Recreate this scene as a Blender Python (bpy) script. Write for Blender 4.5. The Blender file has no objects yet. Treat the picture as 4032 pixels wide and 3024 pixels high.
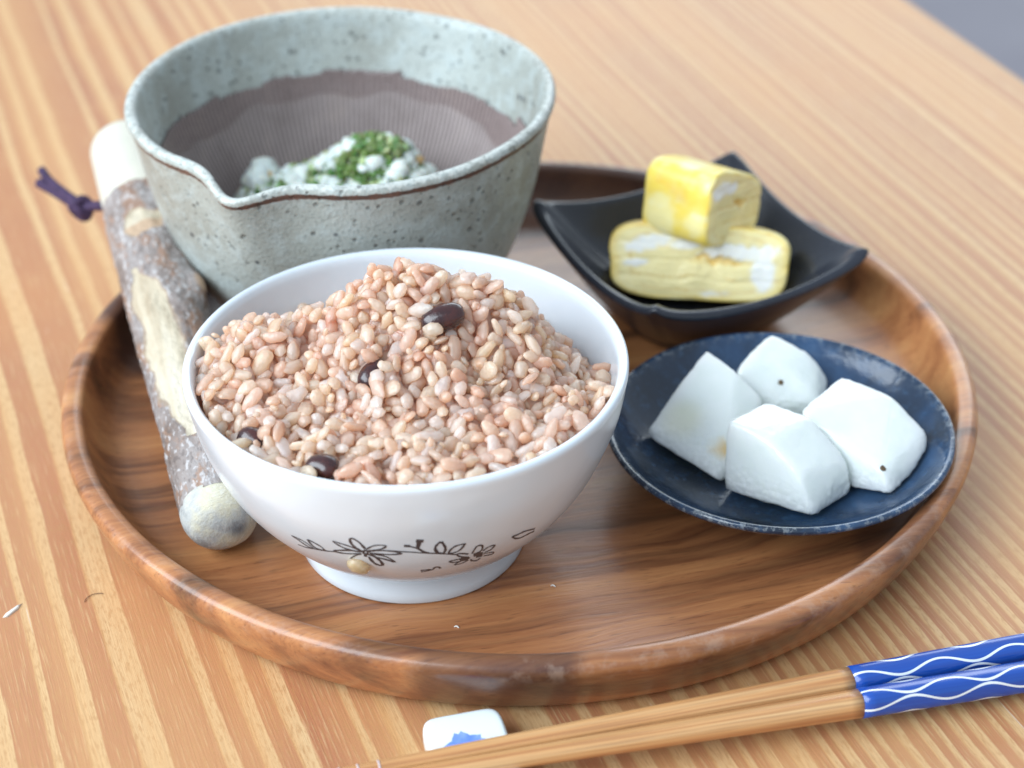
import bpy, bmesh, math, random
from mathutils import Vector, Matrix, noise as mnoise

scene = bpy.context.scene
COL = scene.collection
R = math.radians

# ------------------------------------------------------------------ camera
cam = bpy.data.cameras.new('camera')
camo = bpy.data.objects.new('camera', cam)
COL.objects.link(camo)
scene.camera = camo
PITCH, ROLL = 0.5857004, -0.0047424
camo.matrix_world = (Matrix.Translation((-0.0021, -0.48357, 0.33516))
                     @ Matrix.Rotation(math.pi/2 - PITCH, 4, 'X') @ Matrix.Rotation(ROLL, 4, 'Z'))
cam.sensor_width = 36.0
cam.lens = 7500/4032*36.0
cam.clip_start, cam.clip_end = 0.01, 50
cam.dof.use_dof = True
cam.dof.focus_distance = 0.495
cam.dof.aperture_fstop = 9.0

# ------------------------------------------------------------------ light
world = bpy.data.worlds.new('World'); scene.world = world
world.use_nodes = True
bg = world.node_tree.nodes['Background']
bg.inputs[0].default_value = (0.76, 0.88, 1.0, 1)
bg.inputs[1].default_value = 0.54
def area(name, loc, target, sx, sy, power, color):
    l = bpy.data.lights.new(name, 'AREA'); l.shape = 'RECTANGLE'; l.size, l.size_y = sx, sy
    l.energy = power; l.color = color
    o = bpy.data.objects.new(name, l); COL.objects.link(o)
    o.location = loc
    o.rotation_euler = (Vector(target)-Vector(loc)).to_track_quat('-Z', 'Y').to_euler()
    return o
area('window_light', (-1.15, -0.62, 0.98), (0, 0, 0), 1.9, 1.1, 40, (0.82, 0.92, 1.0))
area('far_sheen_light', (0.6, 2.3, 1.05), (0, 0, 0), 2.2, 1.0, 20, (0.85, 0.94, 1.0))  # added area light, gives the far tabletop its sheen
vs = scene.view_settings
vs.view_transform = 'Standard'; vs.look = 'None'; vs.gamma = 1; vs.exposure = 0.44
vs.use_curve_mapping = False
scene.cycles.max_bounces = 14; scene.cycles.diffuse_bounces = 8; scene.cycles.glossy_bounces = 4

# ------------------------------------------------------------------ helpers
MM = 0.001
def mesh(name, verts, faces, smooth=True, attrs=None):
    """verts in millimetres"""
    me = bpy.data.meshes.new(name)
    me.from_pydata([(v[0]*MM, v[1]*MM, v[2]*MM) for v in verts], [], faces)
    if smooth: me.polygons.foreach_set('use_smooth', [True]*len(me.polygons))
    if attrs:
        for k, vals in attrs.items():
            if isinstance(vals[0], (tuple, list)):
                a = me.attributes.new(k, 'FLOAT_COLOR', 'POINT')
                a.data.foreach_set('color', [c for v in vals for c in (v[0], v[1], v[2], 1.0)])
            else:
                a = me.attributes.new(k, 'FLOAT', 'POINT'); a.data.foreach_set('value', vals)
    me.update()
    return me
def obj(name, me, mat=None, parent=None, loc=None):
    o = bpy.data.objects.new(name, me); COL.objects.link(o)
    if mat is not None and me is not None and not me.materials: me.materials.append(mat)
    if parent is not None: o.parent = parent
    if loc is not None: o.location = (loc[0]*MM, loc[1]*MM, loc[2]*MM)
    return o
def tag(o, label, cat, group=None):
    o['label'] = label; o['category'] = cat
    if group: o['group'] = group
    return o
def thing(name, label, cat, loc=(0, 0, 0), group=None):
    o = bpy.data.objects.new(name, None); COL.objects.link(o)
    o.empty_display_size = 0.01
    o.location = (loc[0]*MM, loc[1]*MM, loc[2]*MM)
    return tag(o, label, cat, group)
def fn(x, y, z, s=1.0):
    return mnoise.noise(Vector((x*s, y*s, z*s)))
def resample(prof, n):
    """Catmull-Rom through profile points -> n points per span"""
    out = []
    P = [prof[0]] + list(prof) + [prof[-1]]
    for i in range(1, len(P)-2):
        for k in range(n):
            t = k/n
            out.append(tuple(0.5*((2*P[i][c]) + (-P[i-1][c]+P[i+1][c])*t + (2*P[i-1][c]-5*P[i][c]+4*P[i+1][c]-P[i+2][c])*t*t
                       + (-P[i-1][c]+3*P[i][c]-3*P[i+1][c]+P[i+2][c])*t**3) for c in range(len(prof[0]))))
    out.append(tuple(prof[-1]))
    return out
def lathe(prof, seg, fun=None, attr=None):
    """prof: list of (r,z[,a]); fun(ang,i,r,z)->(r,z). closes with a pole where r==0"""
    verts, faces, av, rows = [], [], [], []
    for i, p in enumerate(prof):
        r, z = p[0], p[1]
        if r < 1e-4:
            rows.append([len(verts)]); verts.append((0, 0, z)); av.append(p[2] if len(p) > 2 else 0.0)
        else:
            row = []
            for k in range(seg):
                a = 2*math.pi*k/seg
                rr, zz = fun(a, i, r, z) if fun else (r, z)
                row.append(len(verts)); verts.append((rr*math.cos(a), rr*math.sin(a), zz)); av.append(p[2] if len(p) > 2 else 0.0)
            rows.append(row)
    for i in range(len(rows)-1):
        a, b = rows[i], rows[i+1]
        if len(a) == 1 and len(b) == 1: continue
        for k in range(seg):
            k2 = (k+1) % seg
            if len(a) == 1: faces.append((a[0], b[k], b[k2]))
            elif len(b) == 1: faces.append((a[k], b[0], a[k2]))
            else: faces.append((a[k], b[k], b[k2], a[k2]))
    return verts, faces, av
def fix_normals(me):
    bm = bmesh.new(); bm.from_mesh(me); bmesh.ops.recalc_face_normals(bm, faces=bm.faces); bm.to_mesh(me); bm.free()
    return me
def tube(path, rad, seg=10, cap=True):
    """path of Vectors (mm); rad float or list"""
    pts = [Vector(p) for p in path]; n = len(pts)
    verts, faces = [], []
    up = Vector((0, 0, 1))
    for i, p in enumerate(pts):
        t = (pts[min(i+1, n-1)] - pts[max(i-1, 0)]).normalized()
        if abs(t.dot(up)) > .95: up = Vector((0, 1, 0))
        s = t.cross(up).normalized(); u = s.cross(t)
        r = rad[i] if isinstance(rad, (list, tuple)) else rad
        for k in range(seg):
            a = 2*math.pi*k/seg
            verts.append(tuple(p + s*(r*math.cos(a)) + u*(r*math.sin(a))))
    for i in range(n-1):
        for k in range(seg):
            k2 = (k+1) % seg
            faces.append((i*seg+k, i*seg+k2, (i+1)*seg+k2, (i+1)*seg+k))
    if cap:
        faces.append(tuple(range(seg-1, -1, -1))); faces.append(tuple((n-1)*seg+k for k in range(seg)))
    return verts, faces

# ------------------------------------------------------------------ node helpers
class NT:
    def __init__(s, name):
        s.m = bpy.data.materials.new(name); s.m.use_nodes = True
        s.t = s.m.node_tree; s.n = s.t.nodes; s.l = s.t.links
        s.b = s.n['Principled BSDF']
    def new(s, typ, **kw):
        n = s.n.new(typ)
        for k, v in kw.items(): setattr(n, k, v)
        return n
    def set(s, inp, v):
        if isinstance(v, bpy.types.NodeSocket): s.l.new(v, inp)
        elif v is not None: inp.default_value = v
    def math(s, op, a, b=None, c=None, clamp=False):
        n = s.new('ShaderNodeMath', operation=op); n.use_clamp = clamp
        s.set(n.inputs[0], a)
        if b is not None: s.set(n.inputs[1], b)
        if c is not None: s.set(n.inputs[2], c)
        return n.outputs[0]
    def coord(s, kind='Object'): return s.new('ShaderNodeTexCoord').outputs[kind]
    def mapping(s, vec, scale=(1, 1, 1), rot=(0, 0, 0), loc=(0, 0, 0)):
        n = s.new('ShaderNodeMapping'); s.l.new(vec, n.inputs[0])
        n.inputs['Scale'].default_value = scale; n.inputs['Rotation'].default_value = rot; n.inputs['Location'].default_value = loc
        return n.outputs[0]
    def noise(s, vec, scale, detail=3, rough=.5, dist=0.0, out=0):
        n = s.new('ShaderNodeTexNoise'); 
        if vec is not None: s.l.new(vec, n.inputs['Vector'])
        n.inputs['Scale'].default_value = scale; n.inputs['Detail'].default_value = detail
        n.inputs['Roughness'].default_value = rough; n.inputs['Distortion'].default_value = dist
        return n.outputs[out]
    def voronoi(s, vec, scale, feature='F1', out='Distance', rnd=1.0):
        n = s.new('ShaderNodeTexVoronoi', feature=feature)
        if vec is not None: s.l.new(vec, n.inputs['Vector'])
        n.inputs['Scale'].default_value = scale; n.inputs['Randomness'].default_value = rnd
        return n.outputs[out]
    def ramp(s, fac, stops, interp='LINEAR'):
        n = s.new('ShaderNodeValToRGB'); s.set(n.inputs[0], fac); cr = n.color_ramp; cr.interpolation = interp
        while len(cr.elements) < len(stops): cr.elements.new(0.5)
        for e, (p, c) in zip(cr.elements, stops):
            e.position = p; e.color = (c[0], c[1], c[2], 1) if isinstance(c, (tuple, list)) else (c, c, c, 1)
        return n.outputs[0]
    def mix(s, fac, a, b, mode='MIX'):
        n = s.new('ShaderNodeMix', data_type='RGBA', blend_type=mode)
        s.set(n.inputs[0], fac); 
        for i, v in ((6, a), (7, b)):
            if isinstance(v, (tuple, list)): v = (v[0], v[1], v[2], 1)
            s.set(n.inputs[i], v)
        return n.outputs[2]
    def attr(s, name, out='Fac'):
        n = s.new('ShaderNodeAttribute', attribute_name=name); return n.outputs[out]
    def sep(s, vec):
        n = s.new('ShaderNodeSeparateXYZ'); s.l.new(vec, n.inputs[0]); return n.outputs
    def comb(s, x, y, z):
        n = s.new('ShaderNodeCombineXYZ')
        for i, v in enumerate((x, y, z)): s.set(n.inputs[i], v)
        return n.outputs[0]
    def bump(s, h, strength=.3, dist=.001, normal=None):
        n = s.new('ShaderNodeBump'); s.l.new(h, n.inputs['Height'])
        n.inputs['Strength'].default_value = strength; n.inputs['Distance'].default_value = dist
        if normal is not None: s.l.new(normal, n.inputs['Normal'])
        return n.outputs[0]
    def out(s, color=None, rough=None, normal=None, spec=None, coat=None, coat_rough=.05, sss=None, sss_rad=None, sss_scale=.002, trans=None, ior=None, metallic=None):
        b = s.b
        if color is not None:
            if isinstance(color, (tuple, list)): color = (color[0], color[1], color[2], 1)
            s.set(b.inputs['Base Color'], color)
        if rough is not None: s.set(b.inputs['Roughness'], rough)
        if normal is not None: s.l.new(normal, b.inputs['Normal'])
        if spec is not None: s.set(b.inputs['Specular IOR Level'], spec)
        if coat is not None: s.set(b.inputs['Coat Weight'], coat); b.inputs['Coat Roughness'].default_value = coat_rough
        if sss is not None:
            b.inputs['Subsurface Weight'].default_value = sss
            b.inputs['Subsurface Radius'].default_value = sss_rad or (1, .5, .3); b.inputs['Subsurface Scale'].default_value = sss_scale
        if trans is not None: s.set(b.inputs['Transmission Weight'], trans)
        if ior is not None: b.inputs['IOR'].default_value = ior
        if metallic is not None: s.set(b.inputs['Metallic'], metallic)
        return s.m

# ------------------------------------------------------------------ materials
GX, GY = 0.354, -0.935          # direction of the table's grain
def mat_table():
    t = NT('striped pine'); co = t.coord()
    ang = math.atan2(GY, GX)
    p = t.mapping(co, rot=(0, 0, -ang))         # x along grain, y across
    s = t.sep(p); v, u = s[0], s[1]
    wob = t.noise(t.comb(t.math('MULTIPLY', v, 3.0), t.math('MULTIPLY', u, 8.0), 0.0), 1.0, 2, .5)
    wob2 = t.noise(t.comb(t.math('MULTIPLY', v, 22.0), t.math('MULTIPLY', u, 80.0), 3.0), 1.0, 2, .5)
    uu = t.math('ADD', u, t.math('MULTIPLY', t.math('SUBTRACT', wob, .5), 0.009))
    uu = t.math('ADD', uu, t.math('MULTIPLY', t.math('SUBTRACT', wob2, .5), 0.0022))
    # ring phase: wide rings on one side, tight on the other
    fc = t.new('ShaderNodeFloatCurve')
    t.l.new(t.math('MULTIPLY_ADD', uu, 1/1.2, .5, clamp=True), fc.inputs['Value'])
    c = fc.mapping.curves[0]
    dens = []                                    # rings per metre against u
    for k in range(49):
        U = -0.6 + 1.2*k/48
        d = 84 + 135/(1+math.exp(-(U-0.00)/0.018)) - 60/(1+math.exp(-(U-0.13)/0.03))
        dens.append(d)
    ph = [0.0]
    for k in range(48): ph.append(ph[-1]+.5*(dens[k]+dens[k+1])*1.2/48)
    tot = ph[-1]
    pts = [(k/48, ph[k]/tot) for k in range(49)]
    c.points[0].location = pts[0]; c.points[1].location = pts[-1]
    for q in pts[1:-1]: c.points.new(*q)
    fc.mapping.update()
    phase = t.math('MULTIPLY', fc.outputs[0], tot)
    irr = t.noise(t.comb(0.0, t.math('MULTIPLY', uu, 38.0), 7.0), 1.0, 3, .65)
    phase = t.math('ADD', phase, t.math('MULTIPLY', irr, 3.2))
    fr = t.math('FRACT', t.math('MULTIPLY', phase, -1.0))
    fine = t.noise(t.comb(t.math('MULTIPLY', v, 60.0), t.math('MULTIPLY', u, 1500.0), 0.0), 1.0, 3, .6)
    fleck = t.noise(t.comb(t.math('MULTIPLY', v, 260.0), t.math('MULTIPLY', u, 1300.0), 5.0), 1.0, 2, .6)
    fr2 = t.math('ADD', fr, t.math('MULTIPLY', t.math('SUBTRACT', fine, .5), .10))
    col = t.ramp(fr2, [(0.0, (.44, .185, .088)), (.04, (.635, .42, .215)), (.36, (.61, .38, .185)), (.46, (.55, .300, .128)), (.52, (.45, .198, .094)), (.80, (.425, .175, .084)), (1.0, (.40, .162, .078))])
    col = t.mix(t.math('MULTIPLY', t.ramp(fleck, [(.50, 0), (.62, 1)]), .55), col, (.42, .21, .085))
    col = t.mix(t.math('MULTIPLY', t.ramp(fine, [(.56, 0), (.66, 1)]), .5), col, (.62, .42, .22))
    big = t.noise(co, 9.0, 3, .5)
    col = t.mix(t.math('MULTIPLY', t.ramp(big, [(.45, 0), (.75, 1)]), .4), col, (.62, .29, .10))
    soft = t.ramp(t.noise(t.comb(t.math('MULTIPLY', v, 1.5), t.math('MULTIPLY', u, 38.0), 21.0), 1.0, 2, .5), [(.40, 0), (.62, 1)])
    col = t.mix(t.math('MULTIPLY', soft, .42), col, (.62, .345, .145))
    scr = t.noise(t.comb(t.math('MULTIPLY', v, 40.0), t.math('MULTIPLY', u, 900.0), 11.0), 1.0, 1, .4)
    scr = t.ramp(scr, [(.76, 0), (.79, 1)])
    col = t.mix(t.math('MULTIPLY', scr, .55), col, (.74, .60, .46))
    h = t.math('ADD', t.math('MULTIPLY', fr, .6), t.math('MULTIPLY', fine, .8))
    rough = t.math('MULTIPLY_ADD', fine, .22, .36)
    return t.out(col, rough, t.bump(h, .30, .0006), spec=.5)
def mat_acacia():
    t = NT('oiled acacia'); co = t.coord()
    p = t.mapping(co, rot=(0, 0, -R(17)))
    s = t.sep(p); v, u, z = s[0], s[1], s[2]
    w = t.noise(t.comb(t.math('MULTIPLY', v, 9.0), t.math('MULTIPLY', u, 22.0), t.math('MULTIPLY', z, 22.0)), 1.0, 3, .55)
    uu = t.math('ADD', u, t.math('MULTIPLY', t.math('SUBTRACT', w, .5), .022))
    bands = t.noise(t.comb(t.math('MULTIPLY', v, 2.2), t.math('MULTIPLY', uu, 75.0), t.math('MULTIPLY', z, 40.0)), 1.0, 3, .55)
    fine = t.noise(t.comb(t.math('MULTIPLY', v, 55.0), t.math('MULTIPLY', uu, 950.0), t.math('MULTIPLY', z, 600.0)), 1.0, 3, .6)
    col = t.ramp(bands, [(.33, (.050, .018, .011)), (.41, (.165, .056, .026)), (.48, (.35, .130, .052)), (.58, (.47, .195, .076)), (.72, (.58, .285, .115))])
    pore = t.noise(t.comb(t.math('MULTIPLY', v, 150.0), t.math('MULTIPLY', uu, 1300.0), t.math('MULTIPLY', z, 1000.0)), 1.0, 2, .5)
    col = t.mix(t.math('MULTIPLY', t.ramp(pore, [(.61, 0), (.69, 1)]), .45), col, (.06, .022, .012))
    col = t.mix(.28, col, t.ramp(fine, [(.3, (.20, .072, .028)), (.7, (.60, .29, .11))]))
    sp = t.sep(co)
    # dark heartwood figure in the rim (front); more dark patches at back left, back and front right
    def blob(x, y, sx, sy, k):
        dx = t.math('DIVIDE', t.math('SUBTRACT', sp[0], x), sx); dy = t.math('DIVIDE', t.math('SUBTRACT', sp[1], y), sy)
        d = t.math('ADD', t.math('MULTIPLY', dx, dx), t.math('MULTIPLY', dy, dy))
        d = t.math('ADD', d, t.math('MULTIPLY', t.math('SUBTRACT', w, .5), 2.4))
        return t.math('MULTIPLY', t.ramp(d, [(.55, 1), (1.0, 0)]), k)
    dark = t.math('MAXIMUM', blob(-.006, -.133, .022, .014, .62), t.math('MAXIMUM', blob(-.118, .062, .03, .05, .85), t.math('MAXIMUM', blob(.07, .128, .13, .03, .75), blob(.103, -.078, .012, .03, .4))))
    col = t.mix(dark, col, (.045, .020, .018))
    wear = t.math('MULTIPLY', t.attr('edge'), t.ramp(t.noise(co, 120, 4, .7), [(.52, 0), (.66, 1)]))
    col = t.mix(t.math('MULTIPLY', wear, .25), col, (.50, .38, .30))
    rough = t.math('ADD', t.math('MULTIPLY_ADD', fine, .22, .24), t.math('MULTIPLY', wear, .25))
    return t.out(col, rough, t.bump(t.math('ADD', fine, t.math('MULTIPLY', pore, -.6)), .22, .0004), spec=.5, coat=.3, coat_rough=.18)
def mat_porcelain(name='white porcelain', base=(.66, .72, .78), bumpy=True):
    t = NT(name); co = t.coord()
    n = t.noise(co, 55, 2, .5)
    col = t.mix(t.math('MULTIPLY', t.noise(co, 30, 2), .12), base, (.63, .68, .73))
    return t.out(col, t.math('MULTIPLY_ADD', n, .10, .16), t.bump(n, .35, .0012) if bumpy else None, spec=.5, coat=.35, coat_rough=.12)
def mat_stoneware():
    t = NT('speckled celadon stoneware'); co = t.coord()
    big = t.noise(co, 22, 4, .6); mid = t.noise(co, 170, 3, .6); fin = t.noise(co, 900, 2, .5)
    col = t.ramp(big, [(.30, (.27, .27, .235)), (.5, (.37, .395, .365)), (.72, (.46, .50, .475))])
    col = t.mix(t.math('MULTIPLY', t.ramp(mid, [(.48, 0), (.62, 1)]), .5), col, (.46, .52, .515))
    col = t.mix(t.math('MULTIPLY', t.ramp(fin, [(.56, 0), (.70, 1)]), .5), col, (.15, .165, .15))
    v1 = t.math('ADD', t.voronoi(co, 300), t.math('MULTIPLY', t.math('SUBTRACT', t.noise(co, 210, 1), .5), .45)); sel = t.noise(co, 75, 2, .6)
    sp = t.math('MULTIPLY', t.ramp(v1, [(.14, 1), (.24, 0)]), t.ramp(sel, [(.47, 0), (.52, 1)]))
    col = t.mix(t.math('MULTIPLY', sp, .56), col, (.030, .032, .030))
    v2 = t.voronoi(co, 95); sp2 = t.math('MULTIPLY', t.ramp(v2, [(.07, 1), (.12, 0)]), t.ramp(t.noise(co, 31, 1), [(.5, 0), (.54, 1)]))
    col = t.mix(t.math('MULTIPLY', sp2, .9), col, (.02, .024, .035))
    # bare brown clay line under the lip
    lipn = t.noise(co, 260, 3, .7)
    e = t.ramp(t.math('ADD', t.attr('lip'), t.math('MULTIPLY', t.math('SUBTRACT', lipn, .5), 1.1)), [(.50, 0), (.60, 1)])
    col = t.mix(t.math('MULTIPLY', e, .92), col, t.ramp(lipn, [(.35, (.060, .026, .018)), (.65, (.155, .068, .045))]))
    wl = t.ramp(t.math('ADD', t.attr('roll'), t.math('MULTIPLY', t.math('SUBTRACT', t.noise(co, 420, 3, .7), .5), 1.6)), [(.95, 0), (1.1, 1)])
    col = t.mix(t.math('MULTIPLY', wl, .55), col, (.66, .68, .64))
    h = t.math('ADD', t.math('MULTIPLY', mid, .6), t.math('MULTIPLY', fin, .4))
    h = t.math('SUBTRACT', h, t.math('MULTIPLY', sp, .6))
    return t.out(col, t.math('MULTIPLY_ADD', mid, .25, .30), t.bump(h, .65, .0011), spec=.5)
def mat_comb():
    t = NT('bare combed clay'); co = t.coord()
    n = t.noise(co, 60, 4, .6); f = t.noise(co, 500, 2, .6)
    col = t.ramp(n, [(.3, (.27, .22, .21)), (.55, (.37, .31, .30)), (.8, (.46, .375, .34))])
    g = t.attr('glaze'); 
    gl = t.ramp(t.math('ADD', g, t.math('MULTIPLY', t.math('SUBTRACT', n, .5), .5)), [(.45, 0), (.60, 1)])
    col = t.mix(t.math('MULTIPLY', gl, .46), col, t.ramp(f, [(.3, (.11, .062, .058)), (.7, (.22, .14, .13))]))
    col = t.mix(t.math('MULTIPLY', t.attr('groove'), 1.0), col, (.11, .08, .075))
    rough = t.math('MULTIPLY_ADD', gl, -.40, .62)
    return t.out(col, rough, t.bump(f, .25, .0004), spec=.5)
def mat_bark():
    t = NT('grey bark'); co = t.coord()
    p = t.mapping(co, scale=(1, 1, .45))
    n1 = t.noise(p, 75, 4, .6); n2 = t.noise(p, 190, 4, .65); n3 = t.noise(t.mapping(co, scale=(1, 1, .6)), 620, 2, .6)
    col = t.ramp(n1, [(.30, (.150, .110, .092)), (.48, (.26, .220, .205)), (.70, (.345, .31, .30))])
    col = t.mix(t.math('MULTIPLY', t.ramp(n2, [(.51, 0), (.60, 1)]), .7), col, (.30, .165, .10))
    col = t.mix(t.math('MULTIPLY', t.ramp(n3, [(.57, 0), (.64, 1)]), .75), col, (.50, .48, .48))
    col = t.mix(t.math('MULTIPLY', t.ramp(n3, [(.34, 1), (.42, 0)]), .5), col, (.085, .065, .06))
    pe = t.attr('peel')
    wood = t.ramp(t.noise(t.mapping(co, scale=(1, 1, .12)), 170, 4, .6), [(.3, (.36, .28, .19)), (.5, (.50, .43, .32)), (.7, (.58, .52, .42))])
    pm = t.ramp(t.math('ADD', pe, t.math('MULTIPLY', t.math('SUBTRACT', n2, .5), .35)), [(.45, 0), (.55, 1)])
    edge = t.ramp(pm, [(.05, 0), (.5, 1), (.95, 0)])
    col = t.mix(pm, col, wood)
    col = t.mix(t.math('MULTIPLY', edge, .55), col, (.26, .16, .10))
    col = t.mix(t.math('MULTIPLY', t.attr('tan'), .9), col, (.44, .30, .20))
    h = t.math('ADD', t.math('MULTIPLY', n2, .6), t.math('MULTIPLY', n3, .5))
    return t.out(col, .62, t.bump(h, .8, .0014), spec=.35)
def mat_pestle_tip():
    t = NT('worn wood end'); co = t.coord()
    n = t.noise(co, 110, 4, .62); f = t.noise(t.mapping(co, scale=(1, 1, 3)), 420, 4, .7)
    col = t.ramp(n, [(.28, (.25, .25, .25)), (.45, (.46, .46, .44)), (.62, (.58, .54, .41)), (.78, (.66, .66, .62))])
    col = t.mix(t.math('MULTIPLY', t.ramp(f, [(.55, 0), (.66, 1)]), .6), col, (.62, .62, .58))
    col = t.mix(t.math('MULTIPLY', t.attr('stain'), .8), col, (.05, .062, .085))
    return t.out(col, .72, t.bump(f, .6, .0008), spec=.3)
def mat_simple(name, col, rough=.5, spec=.5, nscale=None, col2=None, bumpd=None, **kw):
    t = NT(name); c = col; nm = None
    if nscale:
        n = t.noise(t.coord(), nscale, 4, .6)
        c = t.mix(t.ramp(n, [(.35, 0), (.65, 1)]), col, col2 or col)
        if bumpd: nm = t.bump(n, .5, bumpd)
    return t.out(c, rough, nm, spec=spec, **kw)
def mat_rice():
    t = NT('cooked brown rice'); co = t.coord()
    tint = t.attr('tint', 'Color'); n = t.noise(co, 380, 3, .6)
    col = t.mix(t.math('MULTIPLY', t.ramp(n, [(.50, 0), (.66, 1)]), .40), tint, (.95, .86, .78))
    col = t.mix(t.math('MULTIPLY', t.ramp(n, [(.32, 1), (.44, 0)]), .35), col, (.90, .66, .53))
    gp = t.new('ShaderNodeNewGeometry').outputs['Position']
    pk = t.ramp(t.noise(gp, 75, 3, .6), [(.50, 0), (.66, 1)])
    col = t.mix(t.math('MULTIPLY', pk, .35), col, (.92, .71, .60))
    bp = t.bump(t.noise(co, 520, 3, .65), .7, .0009)
    m = t.out(col, t.math('MULTIPLY_ADD', n, .25, .14), bp, spec=.6, sss=.6, sss_rad=(1.0, .88, .78), sss_scale=.003, coat=1.0, coat_rough=.05)
    t.l.new(bp, t.b.inputs['Coat Normal'])
    tr = t.new('ShaderNodeBsdfTranslucent'); t.set(tr.inputs[0], t.mix(1.0, col, (1.0, .91, .82), 'MULTIPLY'))
    mx = t.new('ShaderNodeMixShader'); mx.inputs[0].default_value = .60
    t.b.inputs['Sheen Weight'].default_value = .45; t.b.inputs['Sheen Roughness'].default_value = .35; t.b.inputs['Sheen Tint'].default_value = (1, .90, .80, 1)
    t.l.new(t.b.outputs[0], mx.inputs[1]); t.l.new(tr.outputs[0], mx.inputs[2])
    t.l.new(mx.outputs[0], t.n['Material Output'].inputs['Surface'])
    return m
def mat_blue_dish():
    t = NT('navy glaze'); co = t.coord()
    a = t.noise(co, 28, 3, .6); b = t.noise(co, 340, 3, .65)
    col = t.ramp(a, [(.32, (.012, .017, .027)), (.52, (.021, .038, .072)), (.74, (.034, .085, .185))])
    col = t.mix(t.math('MULTIPLY', t.ramp(b, [(.52, 0), (.68, 1)]), .3), col, (.045, .115, .23))
    e = t.math('MULTIPLY', t.attr('rim'), t.ramp(t.noise(co, 520, 3, .7), [(.50, 0), (.60, 1)]))
    col = t.mix(t.math('MULTIPLY', e, .45), col, (.30, .33, .35))
    return t.out(col, t.math('MULTIPLY_ADD', b, .16, .07), t.bump(b, .20, .0006), spec=.5)
def mat_black_dish():
    t = NT('black brown glaze'); co = t.coord()
    b = t.noise(co, 260, 3, .65); a = t.noise(co, 30, 2)
    col = t.mix(a, (.014, .017, .026), (.027, .030, .042))
    col = t.mix(t.math('MULTIPLY', t.ramp(b, [(.58, 0), (.7, 1)]), .3), col, (.055, .055, .065))
    return t.out(col, t.math('MULTIPLY_ADD', b, .14, .14), t.bump(b, .12, .0005), spec=.5)
def mat_egg():
    t = NT('rolled omelette'); co = t.coord()
    p = t.attr('egg', 'Color'); n = t.noise(co, 150, 4, .6)
    col = t.mix(t.math('MULTIPLY', t.ramp(n, [(.50, 0), (.70, 1)]), .25), p, (.84, .78, .50))
    return t.out(col, .42, t.bump(t.noise(co, 330, 4, .65), .35, .0009), spec=.45, sss=.2, sss_rad=(1, .9, .6), sss_scale=.0025, coat=.25, coat_rough=.25)
def mat_yam():
    t = NT('pale crisp vegetable'); co = t.coord()
    z = t.sep(t.new('ShaderNodeNewGeometry').outputs['Position'])[2]
    bead = t.voronoi(co, 560); low = t.ramp(t.math('ADD', t.math('MULTIPLY', z, 40.0), t.math('MULTIPLY', t.math('SUBTRACT', t.noise(co, 60, 2), .5), .35)), [(.62, 1), (.92, 0)])
    n = t.noise(co, 130, 3, .6)
    col = t.mix(n, (.79, .84, .82), (.86, .89, .87))
    col = t.mix(t.math('MULTIPLY', t.ramp(t.noise(co, 55, 3, .6), [(.42, 0), (.62, 1)]), .5), col, (.73, .80, .76))
    st = t.attr('stain', 'Color')
    col = t.mix(1.0, col, st, 'MULTIPLY')
    h = t.math('ADD', t.math('MULTIPLY', t.math('MULTIPLY', bead, low), -1.6), t.math('MULTIPLY', t.noise(t.mapping(co, scale=(1, 1, .35)), 380, 4, .7), .42))
    return t.out(col, .26, t.bump(h, .55, .0009), spec=.5, sss=.85, sss_rad=(1, 1, .92), sss_scale=.008, coat=.6, coat_rough=.16)
def mat_bamboo():
    t = NT('bamboo'); co = t.coord()
    s = t.sep(co)
    f = t.noise(t.comb(t.math('MULTIPLY', s[0], 14.0), t.math('MULTIPLY', s[1], 1500.0), t.math('MULTIPLY', s[2], 1500.0)), 1.0, 3, .6)
    d = t.noise(t.comb(t.math('MULTIPLY', s[0], 5.0), t.math('MULTIPLY', s[1], 420.0), t.math('MULTIPLY', s[2], 420.0)), 1.0, 2, .5)
    col = t.ramp(d, [(.34, (.42, .17, .060)), (.5, (.60, .31, .125)), (.66, (.68, .42, .20))])
    col = t.mix(t.math('MULTIPLY', t.ramp(f, [(.40, 1), (.5, 0)]), .4), col, (.30, .13, .055))
    return t.out(col, .36, t.bump(f, .25, .0003), spec=.5, coat=.2, coat_rough=.2)
def mat_lacquer():
    t = NT('blue lacquer with white waves'); co = t.coord(); s = t.sep(co)
    ang = t.math('ARCTAN2', s[2], s[1])                        # around the stick
    x = s[0]
    tot = None
    for ph, off in ((0.0, 2.05), (math.pi, 2.05+.90), (math.pi, 2.05+2.1), (0.0, 2.05+3.0), (math.pi, 2.05-2.1), (0.0, 2.05-1.2)):
        w = t.math('MULTIPLY', t.math('SINE', t.math('MULTIPLY_ADD', x, 2*math.pi/.0205, ph)), .33)
        d = t.math('ABSOLUTE', t.math('WRAP', t.math('SUBTRACT', ang, t.math('ADD', w, off)), math.pi, -math.pi))
        m = t.math('LESS_THAN', d, .085)
        tot = m if tot is None else t.math('MAXIMUM', tot, m)
    n = t.noise(co, 300, 3, .6)
    st = t.noise(t.comb(t.math('MULTIPLY', x, 10.0), t.math('MULTIPLY', s[1], 1200.0), t.math('MULTIPLY', s[2], 1200.0)), 1.0, 2)
    blue = t.mix(st, (.006, .042, .26), (.012, .090, .44))
    col = t.mix(tot, blue, (.74, .79, .82))
    return t.out(col, t.math('MULTIPLY_ADD', n, .12, .18), t.bump(st, .12, .0003), spec=.5, coat=.3, coat_rough=.1)

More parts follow.
